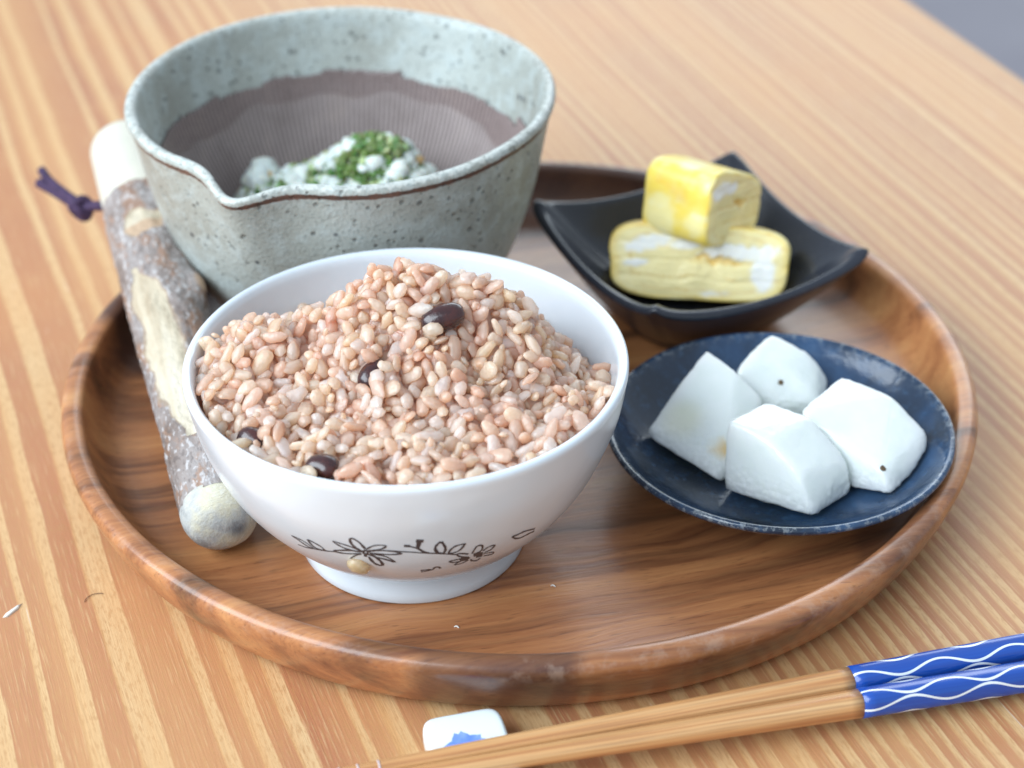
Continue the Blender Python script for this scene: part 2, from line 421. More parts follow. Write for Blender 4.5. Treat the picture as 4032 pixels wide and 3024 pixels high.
# ================================================================== SETTING
rng = random.Random(7)
fl = obj('floor', mesh('floor', [(-4000, -4000, -700), (4000, -4000, -700), (4000, 4000, -700), (-4000, 4000, -700)], [(0, 1, 2, 3)]),
         mat_simple('grey floor', (.26, .245, .28), .6, nscale=3.0, col2=(.31, .295, .33)))
fl['kind'] = 'structure'

# table: a slab whose right edge runs along the grain
tb = thing('table', 'striped pine table top with pale and orange brown grain under the tray', 'table', (0, 0, -700))
def uv2w(u, v, z): return (u*.935 + v*GX, u*.354 + v*GY, z)
def slab(u0, u1, v0, v1, z0, z1, bev):
    bm = bmesh.new()
    vs_ = [bm.verts.new(uv2w(u, v, z)) for z in (z0, z1) for u, v in ((u0, v0), (u1, v0), (u1, v1), (u0, v1))]
    for f in ((3, 2, 1, 0), (4, 5, 6, 7), (0, 1, 5, 4), (1, 2, 6, 5), (2, 3, 7, 6), (3, 0, 4, 7)): bm.faces.new([vs_[i] for i in f])
    bmesh.ops.recalc_face_normals(bm, faces=bm.faces)
    if bev: bmesh.ops.bevel(bm, geom=list(bm.edges), offset=bev, segments=3, affect='EDGES')
    vv = [tuple(v.co) for v in bm.verts]; bm.verts.index_update(); ff = [tuple(v.index for v in f.verts) for f in bm.faces]
    bm.free(); return vv, ff
M_table = mat_table()
v, f = slab(-560, 289, -900, 760, -32, 0, 3)
tt = obj('tabletop', mesh('tabletop', v, f, smooth=False), M_table, tb, (0, 0, 700))
for u, w in ((-520, -860), (250, -860), (250, 720), (-520, 720)):
    v, f = slab(u-30, u+30, w-30, w+30, -700, -32, 3)
    obj('leg', mesh('leg', v, f, smooth=False), M_table, tb, (0, 0, 700))

# ================================================================== TRAY
M_tray = mat_acacia()
prof = [(0, 0.15), (118, 0.15), (124, .3), (129, 2.6), (132.3, 7.5), (134.9, 13.5), (136.3, 18.2), (136.0, 20.6), (134.6, 21.8), (132.6, 22.1), (130.6, 21.5), (129.7, 20.2), (128.6, 16.5), (126.0, 11.6), (121.5, 8.5), (114, 7.55), (100, 7.5), (0, 7.5)]
edge = {6: .7, 7: 1, 8: .9, 9: .4}
prof = [(p[0], p[1], edge.get(i, 0.0)) for i, p in enumerate(prof)]
mid = resample(prof[2:16], 3)
prof = [prof[0], prof[1]] + mid + prof[16:]
v, f, a = lathe(prof, 220, lambda an, i, r, z: (r + .25*fn(math.cos(an)*2, math.sin(an)*2, z*.05), z))
tray = obj('tray', fix_normals(mesh('tray', v, f, attrs={'edge': a})), M_tray)
tag(tray, 'round brown acacia wood serving tray holding the bowls and dishes', 'tray')

# ================================================================== RICE BOWL
BX, BY, BZ = -29.7, -64.3, 7.5
M_porc = mat_porcelain()
rb = thing('rice_bowl', 'white porcelain rice bowl with dark flower line drawing near its foot', 'bowl', (BX, BY, BZ))
outer = [(15, 28.5), (16.5, 31), (20, 36.5), (25, 41.5), (32, 47), (40, 51.5), (50, 55.3), (58, 57.2), (64.6, 58.25)]
prof = [(0, 14.6), (26, 14.7)] + resample([(r, z) for z, r in outer], 4) + [(58.1, 65.5), (57.4, 66.0), (56.4, 65.9), (55.7, 65.2)] + \
       resample([(55.2, 63.5), (54.2, 58), (52.2, 50), (48.6, 41), (44, 33.5), (38, 27), (30, 21.5), (15, 18.6)], 3) + [(0, 18.2)]
def facet(an, i, r, z):
    if 20 < z < 62 and i < 36: r += .55*fn(an*1.9, z*.045, 3.1) * min(1, (z-20)/8) * min(1, (62-z)/8)
    return r, z - BZ
def shiftz(v): return [(x, y, z) for x, y, z in v]
v, f, a = lathe(prof, 144, facet)
v = [(x, y, z if abs(x)+abs(y) > 1e-6 else z-BZ) for x, y, z in v]
obj('body', fix_normals(mesh('rice_bowl_body', v, f)), M_porc, rb)
fp = [(0, 9.6), (24, 9.6), (27.6, 9.0), (28.2, 7.55), (30.7, 7.55), (31.1, 8.2), (30.6, 10.2), (29.7, 13), (28.9, 15.6), (0, 15.6)]
v, f, a = lathe(fp, 120, lambda an, i, r, z: (r, z-BZ)); v = [(x, y, z if abs(x)+abs(y) > 1e-6 else z-BZ) for x, y, z in v]
obj('foot_ring', fix_normals(mesh('foot_ring', v, f)), mat_porcelain('unglazed porcelain foot', (.62, .68, .73)), rb)
PRINT = [(0.35,[(-121.9,41.37),(-119.4,41.18),(-117.3,40.15),(-116.0,38.13),(-118.1,38.58),(-120.1,40.34),(-121.9,41.37)]),(0.4,[(-115.9,42.51),(-113.9,41.55),(-112.6,40.54),(-112.2,39.01),(-114.7,38.92),(-115.7,40.1),(-116.2,41.98),(-115.9,42.51)]),(0.3,[(-121.9,37.03),(-118.7,37.32),(-115.6,38.17),(-112.4,38.79),(-108.9,39.74)]),(0.4,[(-100.4,42.32),(-103.2,43.67),(-106.2,44.55),(-107.9,44.82),(-106.5,43.33),(-104.3,42.29),(-101.1,41.81)]),(0.45,[(-99.3,43.41),(-100.5,46.02),(-102.1,47.46),(-102.9,46.9),(-102.7,44.81),(-101.4,43.05),(-100.3,41.97)]),(0.4,[(-99.0,43.34),(-97.2,44.98),(-95.3,45.58),(-93.6,45.31),(-94.9,43.95),(-97.5,43.05),(-98.8,42.6)]),(0.4,[(-98.5,42.38),(-95.4,43.26),(-92.4,43.08),(-89.7,42.07),(-92.5,41.52),(-95.6,41.58),(-98.4,41.75)]),(0.4,[(-98.2,41.54),(-95.7,41.05),(-93.7,40.17),(-91.9,37.84),(-94.3,39.02),(-96.6,39.91)]),(0.5,[(-99.0,40.92),(-97.4,40.34),(-95.9,38.01),(-95.6,35.9),(-96.7,35.59),(-98.1,37.03),(-98.9,39.86)]),(0.4,[(-100.6,41.9),(-104.4,41.75),(-108.3,40.51),(-108.8,39.99),(-107.3,39.75),(-103.9,40.21),(-100.8,41.11)]),(0.3,[(-100.8,40.85),(-102.8,39.59),(-104.7,37.44)]),(0.45,[(-99.3,43.04),(-98.8,42.08),(-99.6,40.8),(-100.1,41.88),(-99.3,43.04)]),(0.6,[(-99.6,40.8),(-99.9,39.67)]),(0.32,[(-95.1,43.24),(-91.7,43.12),(-87.2,42.55),(-83.5,41.77),(-79.1,40.74),(-74.3,39.08)]),(0.9,[(-88.9,45.4),(-87.3,45.19)]),(0.45,[(-87.3,45.03),(-85.3,43.97),(-84.0,42.59),(-82.5,41.63)]),(0.7,[(-85.4,43.97),(-84.9,46.67)]),(0.9,[(-85.7,47.36),(-83.8,47.01)]),(0.5,[(-79.2,46.09),(-78.2,44.06),(-77.9,42.16),(-78.4,40.88),(-79.9,41.37),(-80.7,43.34),(-80.2,45.07),(-79.2,46.09)]),(0.4,[(-72.5,43.6),(-73.8,41.09),(-75.4,40.33),(-76.8,40.38),(-76.5,41.84),(-75.1,43.3),(-72.5,43.6)]),(0.45,[(-69.9,37.96),(-69.0,41.07),(-67.4,40.9),(-67.1,38.56),(-68.7,37.45)]),(0.35,[(-66.5,37.93),(-65.2,39.28),(-63.2,39.2),(-64.0,37.42),(-65.8,36.84)]),(0.35,[(-66.1,36.23),(-62.7,35.46),(-62.6,34.3),(-65.5,34.8)]),(0.4,[(-66.4,34.12),(-67.2,33.01),(-69.0,33.76),(-69.6,34.79)]),(0.35,[(-70.3,34.67),(-72.2,33.5),(-74.3,33.27),(-73.3,34.67),(-71.5,35.55)]),(0.35,[(-72.7,36.4),(-75.2,36.29),(-76.2,36.02),(-75.2,35.13),(-72.9,34.91)]),(0.4,[(-71.0,38.2),(-73.2,39.26),(-74.4,39.29),(-73.5,37.86),(-70.6,36.34)]),(1.5,[(-69.3,37.32),(-68.1,37.33),(-66.4,36.56)]),(1.5,[(-73.0,36.89),(-71.7,36.37),(-70.2,35.43)]),(1.0,[(-68.2,35.87),(-66.2,35.92)]),(0.4,[(-84.6,32.22),(-82.3,32.51),(-81.0,32.06),(-80.3,33.51),(-79.2,33.47),(-78.5,32.29)]),(0.3,[(-84.4,31.1),(-82.7,31.64),(-81.0,32.06)]),(0.45,[(-49.6,39.1),(-53.7,40.42),(-56.5,40.34),(-57.8,40.41),(-56.4,38.75),(-54.2,37.76),(-52.1,37.91),(-49.2,37.8)])]
def rb_r(z):
    for (z0, r0), (z1, r1) in zip(outer, outer[1:]):
        if z0 <= z <= z1: return r0 + (r1-r0)*(z-z0)/(z1-z0)
    return outer[-1][1]
def surf(th, z, off):
    # smooth profile + facet offset, so the strokes lie on the glaze
    zc = max(15.0, min(64, z)); best = min(prof[2:35], key=lambda p: abs(p[1]-zc)); 
    ps = prof[2:36]
    for p0, p1 in zip(ps, ps[1:]):
        if p0[1] <= zc <= p1[1]:
            t_ = (zc-p0[1])/max(1e-6, p1[1]-p0[1]); r = p0[0]+(p1[0]-p0[0])*t_; break
    else: r = best[0]
    an = R(th) % (2*math.pi)
    if 20 < zc < 62: r += .55*fn(an*1.9, zc*.045, 3.1) * min(1, (zc-20)/8) * min(1, (62-zc)/8)
    r += off
    return Vector((r*math.cos(an), r*math.sin(an), zc-BZ))
pv, pf = [], []
for w, pl in PRINT:
    pts = resample([tuple(p) for p in pl], 4) if len(pl) > 2 else [tuple(pl[0]), tuple(pl[1])]
    P = [surf(t_, z_, .06) for t_, z_ in pts]
    base = len(pv)
    for i, p in enumerate(P):
        d = (P[min(i+1, len(P)-1)] - P[max(i-1, 0)])
        n = Vector((p.x, p.y, -18)).normalized()
        s = d.cross(n); s = s.normalized() if s.length > 1e-6 else Vector((0, 0, 1))
        ww = w*.72*(.7+.6*rng.random())
        for k in (-1, 1): pv.append(tuple(p + s*ww*k + n*.02))
    for i in range(len(P)-1): pf.append((base+2*i, base+2*i+1, base+2*i+3, base+2*i+2))
obj('floral_print', mesh('floral_print', pv, pf), mat_simple('grey brown print ink', (.068, .054, .055), .35), rb)

# ================================================================== RICE
M_rice = mat_rice()
def sst(a, b, t):
    q = min(1, max(0, (t-a)/(b-a))); return q*q*(3-2*q)
PITS = [(-41, -33, 5, 5), (-20, -27, 4.5, 4.5), (-12, -40, 3, 4), (4, -24, 3.5, 3.5), (18, -8, 3, 3.5), (-26, 2, 4, 4), (34, -18, 3.5, 4), (22, -36, 3, 3.5), (-6, -8, 3, 3.5), (-32, -12, 3, 3.5)]
def rice_h(x, y):
    sy = 27 if y < 12 else 20
    z = 62-11*sst(4, 36, y)-9*sst(30, 48, x)*sst(-25, 8, y)
    z += 23.3*math.exp(-(((x-2)/29)**2+((y-12)/sy)**2)) + 7*math.exp(-((x+40)/9)**2-((y-4)/13)**2) + 6*math.exp(-((x-27)/10)**2-((y-12)/13)**2)
    for px, py, pd, ps in PITS: z -= pd*math.exp(-((x-px)**2+(y-py)**2)/(ps*ps))
    return z + 3.0*fn(x, y, 1.7, .11) + 3.2*fn(x, y, 5.2, .20)
def inner_r(z):
    ip = [(18.6, 15), (21.5, 30), (27, 38), (33.5, 44), (41, 48.6), (50, 52.2), (58, 54.2), (63.5, 55.2), (90, 55.2)]
    for (z0, r0), (z1, r1) in zip(ip, ip[1:]):
        if z0 <= z <= z1: return r0+(r1-r0)*(z-z0)/(z1-z0)
    return 15
def grain_shape(seed, L, W, T):
    r = random.Random(seed); vs_, fs = [], []
    seg, rings = 12, 9
    bend = r.uniform(-.22, .22); flat = r.uniform(.0, .25); knob = r.uniform(0, 1); ox = r.uniform(0, 50)
    vs_.append((-L/2, 0, 0))
    for i in range(1, rings):
        t = i/rings; x = -math.cos(math.pi*t)
        pr = math.sin(math.pi*t)**.68
        if x > .2 and knob > .4: pr *= 1-.42*(x-.2)
        for k in range(seg):
            a = 2*math.pi*k/seg
            n = 1 + .38*fn(ox+x*1.7, math.cos(a)*1.2, math.sin(a)*1.2)
            y = W/2*pr*math.cos(a)*n; z = T/2*pr*math.sin(a)*n*(1-flat*(math.sin(a) < 0))
            vs_.append((x*L/2, y + bend*(1-x*x)*.9, z))
    vs_.append((L/2, 0, 0))
    for k in range(seg): fs.append((0, 1+(k+1) % seg, 1+k))
    for i in range(rings-2):
        for k in range(seg): fs.append((1+i*seg+k, 1+i*seg+(k+1) % seg, 1+(i+1)*seg+(k+1) % seg, 1+(i+1)*seg+k))
    e = len(vs_)-1; b = 1+(rings-2)*seg
    for k in range(seg): fs.append((b+k, b+(k+1) % seg, e))
    return vs_, fs
TINTS = [(.95, .79, .66), (.97, .87, .75), (.94, .75, .62), (.97, .86, .71), (.98, .94, .90), (.92, .69, .56), (.97, .88, .76), (.95, .79, .69), (.98, .94, .91), (.96, .84, .67)]
NV = 20
shapes, gmeshes = [], []
for k in range(NV):
    r = random.Random(k*13+1)
    L, W, T = r.uniform(4.8, 7.2), r.uniform(2.9, 4.1), r.uniform(2.4, 3.3)
    if k % 10 == 9: L, W, T = r.uniform(1.8, 2.8), r.uniform(1.5, 2.2), 1.5   # torn bits
    elif k % 5 == 4: L, W = r.uniform(3.6, 5.0), r.uniform(3.0, 4.0)        # broken grains
    vs_, fs = grain_shape(k, L, W, T); shapes.append((vs_, fs))
    gmeshes.append(mesh('rice_grain_shape', vs_, fs, attrs={'tint': [TINTS[k % len(TINTS)]]*len(vs_)}))
    gmeshes[-1].materials.append(M_rice)
rice = thing('rice_serving', 'heaped serving of pinkish cooked brown rice filling the white bowl', 'rice', (BX, BY, 18.6))
cands = []
BEANS = [(10, -4.2, 80.2), (-7.7, -14.6, 69.6), (-36.8, -32.2, 61.6), (-18.4, -45.2, 62.8)]
cell = {}
def far_enough(p, d):
    k = (int(p[0]//4), int(p[1]//4), int(p[2]//4))
    for i in (-1, 0, 1):
        for j in (-1, 0, 1):
            for l in (-1, 0, 1):
                for q in cell.get((k[0]+i, k[1]+j, k[2]+l), ()):
                    if (q[0]-p[0])**2+(q[1]-p[1])**2+(q[2]-p[2])**2 < d*d: return False
    cell.setdefault(k, []).append(p); return True
for layer, (off, tries, d) in enumerate(((.8, 9000, 2.8), (-.9, 6000, 2.4), (2.9, 320, 4.0), (2.0, 220, 2.4))):
    for _ in range(tries):
        a, q = rng.uniform(0, 2*math.pi), math.sqrt(rng.random())*54
        x, y = q*math.cos(a), q*math.sin(a)
        z = rice_h(x, y) + off + rng.uniform(-.9, 1.4)
        if q > inner_r(z) - 1.6: continue
        if any((x-b_[0])**2+(y-b_[1])**2+(z-b_[2])**2 < 4.6**2 or (layer in (0, 2) and (x-b_[0])**2+(y-b_[1]+1.5)**2 < 7 and z > b_[2]-1) for b_ in BEANS): continue
        if not far_enough((x, y, z), d): continue
        e = .8
        n = Vector((rice_h(x-e, y)-rice_h(x+e, y), rice_h(x, y-e)-rice_h(x, y+e), 2*e)).normalized()
        n = (n + Vector((rng.gauss(0, .8), rng.gauss(0, .8), 0))).normalized()
        t0 = n.orthogonal().normalized(); t0.rotate(Matrix.Rotation(rng.uniform(0, 2*math.pi), 3, n))
        M = Matrix((t0, n.cross(t0), n)).transposed().to_4x4()
        sc = rng.uniform(.85, 1.12)
        M = M @ Matrix.Diagonal((sc*rng.uniform(.85, 1.18), sc*rng.uniform(.82, 1.15), sc*rng.uniform(.8, 1.1), 1))
        M.translation = Vector((x, y, z))
        cands.append((layer, M, rng.randrange(NV) if layer < 3 else rng.choice((9, 19)), (x, y, z)))
camv = Vector((-2.1-BX, -483.6-BY, 335.2))
top = sorted([c for c in cands if c[0] in (0, 2)], key=lambda c: (Vector(c[3])-camv).length - (6 if c[0] == 2 else 0))
chosen = set(id(c) for c in top[:300])
mv, mf, mt = [], [], []
for c in cands:
    layer, M, k, p = c
    if id(c) in chosen:
        o = obj('grain', gmeshes[k], None, rice)
        M2 = M.copy(); M2.translation = Vector((p[0], p[1], p[2]-18.6))*MM
        o.matrix_local = M2
    else:
        b = len(mv); vs_, fs = shapes[k]; tn = TINTS[rng.randrange(len(TINTS))]
        for q in vs_:
            w = M @ Vector(q); mv.append((w.x, w.y, w.z-18.6)); mt.append(tn)
        mf.extend(tuple(b+i for i in q) for q in fs)
o = obj('packed_grains', mesh('packed_grains', mv, mf, attrs={'tint': mt}), M_rice, rice); o['kind'] = 'stuff'
# dense sticky mass under the loose grains
mv, mf, rows = [], [], []
for i in range(0, 41):
    row = []
    for k in range(120):
        a = 2*math.pi*k/120; q = 53.2*i/40
        x, y = q*math.cos(a), q*math.sin(a); z = rice_h(x, y)-.9+1.3*fn(x, y, 3, .42)
        q2 = min(q, inner_r(z)-.6); row.append(len(mv)); mv.append((q2*math.cos(a), q2*math.sin(a), z-18.6))
    rows.append(row)
for z in (50, 40, 30, 22.5):
    row = []
    for k in range(120):
        a = 2*math.pi*k/120; zz = min(z, mv[rows[40][k]][2]+18.6-1); q = inner_r(zz)-.7
        row.append(len(mv)); mv.append((q*math.cos(a), q*math.sin(a), zz-18.6))
    rows.append(row)
for a, b in zip(rows, rows[1:]):
    for k in range(120): mf.append((a[k], a[(k+1) % 120], b[(k+1) % 120], b[k]))
mf.append(tuple(rows[-1]))
obj('rice_mass', mesh('rice_mass', mv, mf, attrs={'tint': [(.94, .71, .58)]*len(mv)}), M_rice, rice)

# grain stuck to the outside of the bowl, low on the wall
sg = obj('rice_grain', mesh('stuck_grain', *grain_shape(77, 6.2, 4.6, 3.2), attrs={'tint': [(.80, .70, .48)]*98}), M_rice)
tag(sg, 'single cooked rice grain stuck on the outside of the white bowl', 'rice grain')
an = math.atan2(-.11178*1000-BY, -40.35-BX); nrm = Vector((math.cos(an), math.sin(an), -.55)).normalized()
sp_ = surf(math.degrees(an), 35.0, 1.0)
t0 = Vector((.55, 0, -.8)); t0 = (t0 - nrm*t0.dot(nrm)).normalized()
M = Matrix((t0, nrm.cross(t0), nrm)).transposed().to_4x4(); M.translation = (sp_ + Vector((BX, BY, BZ)))*MM
sg.matrix_world = M

# adzuki beans
def bean_mesh(seed, L, W):
    vs_, fs = [], []; seg, rings = 24, 16; r = random.Random(seed); ox = r.uniform(0, 40)
    for i in range(rings+1):
        t = i/rings; x = -math.cos(math.pi*t); pr = max(0.0, math.sin(math.pi*t))**.72
        for k in range(seg):
            a = 2*math.pi*k/seg
            n = 1+.07*fn(ox+x*1.2, math.cos(a), math.sin(a))+.035*fn(ox+x*4, math.cos(a)*4, math.sin(a)*4)
            dent = -.16*W*math.exp(-(x/.4)**2)*max(0, -math.cos(a))
            vs_.append((x*L/2, W/2*pr*math.cos(a)*n - (dent if math.cos(a) < 0 else 0)*.35, W/2*.92*pr*math.sin(a)*n))
    for i in range(rings):
        for k in range(seg): fs.append((i*seg+k, i*seg+(k+1) % seg, (i+1)*seg+(k+1) % seg, (i+1)*seg+k))
    return mesh('bean', vs_, fs)
M_bean = mat_simple('adzuki skin', (.020, .006, .009), .27, nscale=260, col2=(.060, .014, .012), bumpd=.0006, coat=.4, coat_rough=.12)
for (p, L, W, rot, lab) in ((BEANS[0], 11.6, 7.6, (8, -14, 14), 'large glossy dark red bean lying on top of the heaped rice'),
                       (BEANS[1], 9.0, 6.8, (10, -20, 55), 'dark bean half buried in the middle of the rice'),
                       (BEANS[2], 8.6, 7.2, (70, 10, -30), 'dark round bean sunk in a red gap by the left bowl wall'),
                       (BEANS[3], 8.8, 7.4, (20, -10, -20), 'dark purple bean against the near rim of the rice bowl')):
    b = obj('adzuki_bean', bean_mesh(int(L*10+W), L, W), M_bean, None, (BX+p[0], BY+p[1], p[2]))
    b.rotation_euler = tuple(R(q) for q in rot); tag(b, lab, 'bean', 'beans in the rice')

# ================================================================== GRINDING BOWL
SX, SY, SZ = -54.8, 60.2, 7.5
gb = thing('grinding_bowl', 'speckled grey green stoneware mortar bowl with a pinched pouring spout', 'bowl', (SX, SY, SZ))
SPA = R(-111.7)
gb.scale = (.993, .993, .985)
def spout(an, r, z):
    d = (an - SPA + math.pi) % (2*math.pi) - math.pi
    k = max(0, (z-30)/55.0)**2.2
    g = math.exp(-(d/.135)**2); sh = math.exp(-((abs(d)-.30)/.13)**2)
    r += k*(7.2*g - 1.4*sh)
    z -= k*(2.6*g)
    r += .5*k*fn(math.cos(an)*1.2, math.sin(an)*1.2, 4.0) + .25*fn(math.cos(an)*3, math.sin(an)*3, z*.05)
    z += .8*k*fn(math.cos(an)*1.5, math.sin(an)*1.5, 9.0)
    return r, z
# (r, z, brown lip line, rolled top)
op = [(33.5, 7.6, 0, 0), (35.5, 9, 0, 0), (41.5, 14, 0, 0), (48.3, 24, 0, 0), (54.0, 34, 0, 0), (58.0, 45, 0, 0), (61.6, 58, 0, 0), (64.3, 72, 0, 0), (65.6, 79.5, 0, 0), (66.0, 81.2, .25, 0),
      (66.2, 82.3, 1, 0), (66.7, 83.0, 1, 0), (67.0, 83.9, .45, .5), (66.5, 85.4, 0, 1), (65.2, 86.0, 0, 1), (63.7, 85.3, 0, .8), (62.9, 83.8, 0, .2), (62.3, 81, .3, 0), (61.3, 76, 0, 0), (59.3, 67, 0, 0), (57.2, 60, 0, 0), (53.8, 51, 0, 0), (49.2, 42, 0, 0), (43.6, 33, 0, 0), (36.0, 24, 0, 0), (24, 17, 0, 0), (10, 14.5, 0, 0)]
sp4 = resample(op, 3)
def gbfun(an, i, r, z):
    r, z = spout(an, r, z); return r, z-SZ
verts, faces, _ = lathe([(0, 7.6)] + [(p[0], p[1]) for p in sp4] + [(0, 14.2)], 200, gbfun)
full = [(0, 0, 0, 0)] + sp4 + [(0, 0, 0, 0)]
lip, roll, = [], []
for i, p in enumerate(full):
    n_ = 1 if p[0] < 1e-4 else 200
    lip += [float(p[2])]*n_; roll += [float(p[3])]*n_
verts = [(x, y, z-SZ) if abs(x)+abs(y) < 1e-6 else (x, y, z) for x, y, z in verts]
obj('body', fix_normals(mesh('grinding_bowl_body', verts, faces, attrs={'lip': lip, 'roll': roll})), mat_stoneware(), gb)
# combed bare-clay interior, with scalloped upper edge where the glaze stops
ip = resample([(60.0, 70), (58.6, 64.5), (57.2, 60), (53.8, 51), (49.2, 42), (43.6, 33), (36.0, 24), (24, 17), (10, 14.5)], 5)
SEG = 960; cv, cf, cg, cgl = [], [], [], []
steps = [(k*.42 + .1*math.sin(k*5.1), 65.0 + 1.6*fn(k*3.7, 1.1, 2.2)*2 + (1.2 if k % 4 == 0 else 0)) for k in range(15)]
def top_at(an):
    h = steps[0][1]
    for a0, hh in steps:
        if an >= a0: h = hh
    return min(69.5, h + 1.6*fn(math.cos(an)*5, math.sin(an)*5, 2) + .7*fn(math.cos(an)*22, math.sin(an)*22, 2))
for i, (r, z) in enumerate(ip):
    for k in range(SEG):
        an = 2*math.pi*k/SEG
        tz = top_at(an); zz = min(z, tz) if i > 0 else min(z, tz)
        # radius on the wall at zz
        if zz < z:
            for (r0, z0), (r1, z1) in zip(ip, ip[1:]):
                if z1 <= zz <= z0: rr = r1 + (r0-r1)*(zz-z1)/(z0-z1); break
        else: rr = r
        grp = (k // 36) % 2
        ph = (k % 4)/4.0
        g = 0.0 if (k % 5) < 2 else 1.0
        fade = sst(14, 22, zz)
        rr2, z2 = spout(an, rr - .2 - .55*g*fade, zz)
        cv.append((rr2*math.cos(an), rr2*math.sin(an), z2 - SZ + .2)); cg.append(0.0 if g else 1.0)
        cgl.append(sst(51, 62, zz + 6*fn(math.cos(an)*3, math.sin(an)*3, 8)))
for i in range(len(ip)-1):
    for k in range(SEG):
        k2 = (k+1) % SEG; cf.append((i*SEG+k, i*SEG+k2, (i+1)*SEG+k2, (i+1)*SEG+k))
obj('combed_interior', mesh('combed_interior', cv, cf, attrs={'groove': cg, 'glaze': cgl}), mat_comb(), gb)

# food in the grinding bowl
fd = thing('herb_mash', 'blurred mound of white grated food flecked with green herbs in the mortar', 'food', (SX, SY+8, 15))
def ico(sub=1):
    bm = bmesh.new(); bmesh.ops.create_icosphere(bm, subdivisions=sub, radius=1)
    vv = [v.co.copy() for v in bm.verts]; bm.verts.index_update(); ff = [tuple(v.index for v in f.verts) for f in bm.faces]; bm.free(); return vv, ff
IV, IF = ico(2)
MH = [(-44, 4), (-38, 16), (-35, 25), (-29, 36), (-24, 31), (-12, 36), (0, 42), (9, 46.5), (17, 43), (23, 36), (30, 28), (38, 12), (44, 4)]
def mash_h(x, y):
    h = 4
    for (x0, h0), (x1, h1) in zip(MH, MH[1:]):
        if x0 <= x <= x1: h = h0+(h1-h0)*(x-x0)/(x1-x0)
    return h*math.exp(-((y-6)/(21 if y > 6 else 26))**2) + 2.2*fn(x, y, 1, .14)
def wall_z(r):
    w = [(0, 14.2), (10, 14.5), (24, 17), (36, 24), (43.6, 33), (49.2, 42), (53.8, 51), (57.2, 60), (70, 90)]
    for (r0, z0), (r1, z1) in zip(w, w[1:]):
        if r0 <= r <= r1: return z0+(z1-z0)*(r-r0)/(r1-r0)
    return 90
mv, mf, mc = [], [], []
for _ in range(4200):
    a, q = rng.uniform(0, 6.283), math.sqrt(rng.random())*42
    x, y = q*math.cos(a), q*math.sin(a); z = mash_h(x, y)
    if z+15 < wall_z(math.hypot(x, y+8)+3): continue
    g = .7*fn(x, y, z, .09) + .5*fn(x, y, z, .26) + .34*math.exp(-((x-0)/17)**2-((y+5)/9)**2) + .30*math.exp(-((x-8)/7)**2-((y-6)/10)**2) + .25*math.exp(-((x-8)/22)**2-((y+3)/13)**2) - .08 + rng.gauss(0, .17)
    if g > .22: c = (rng.uniform(.07, .14), rng.uniform(.14, .22), .04)
    elif g > .05: c = (rng.uniform(.34, .50), rng.uniform(.44, .56), .25)
    elif rng.random() < .04: c = (.62, .42, .20)
    else: c = (.70, .74, .68)
    b = len(mv); gr = g > .05; s = rng.uniform(.6, 1.5) if gr else rng.uniform(1.6, 3.2); z += .9 if gr else -.6; e = (rng.uniform(.7, 1.5), rng.uniform(.7, 1.5), rng.uniform(.6, 1.1)); o_ = rng.uniform(0, 90)
    for p in IV:
        k = s*(1+.35*fn(p.x+o_, p.y, p.z, 1.3)); mv.append((x+p.x*k*e[0], y+p.y*k*e[1], z+p.z*k*e[2])); mc.append(c)
    mf.extend(tuple(b+i for i in t_) for t_ in IF)
t = NT('herb mash'); M_mash = t.out(t.attr('tint', 'Color'), .35, None, sss=.3, sss_scale=.002)
o = obj('herb_pieces', mesh('herb_pieces', mv, mf, attrs={'tint': mc}), M_mash, fd); o['kind'] = 'stuff'
mv, mf, rows = [], [], []
for i in range(0, 22):
    row = []
    for k in range(60):
        a = 6.28318*k/60; q = 42*i/21; x, y = q*math.cos(a), q*math.sin(a)
        row.append(len(mv)); wz = wall_z(math.hypot(x, y+8))-15; hh = mash_h(x, y)-1.2; mv.append((x, y, hh if hh > wz+.5 else wz-2.5))
    rows.append(row)
for a, b in zip(rows, rows[1:]):
    for k in range(60): mf.append((a[k], a[(k+1) % 60], b[(k+1) % 60], b[k]))
obj('mash_base', mesh('mash_base', mv, mf, attrs={'tint': [(.72, .75, .68)]*len(mv)}), M_mash, fd)

# ================================================================== PESTLE
A_, B_ = Vector((-79.5, -78.5, 18.7)), Vector((-133.2, 103, 44.0))
axis = (B_-A_).normalized(); LEN = (B_-A_).length
pv_ = Vector((0, -.6, .8)); up_ = (pv_ - axis*pv_.dot(axis)).normalized(); side_ = up_.cross(axis)*-1
if side_.x < 0: side_ = -side_
pestle = thing('pestle', 'short bark covered wooden pestle with purple cord leaning on the tray rim', 'pestle', tuple(A_))
Mp = Matrix((side_, side_.cross(axis)*-1 if side_.cross(axis).dot(up_) < 0 else side_.cross(axis), axis)).transposed().to_4x4()
Mp.translation = A_*MM; pestle.matrix_world = Mp
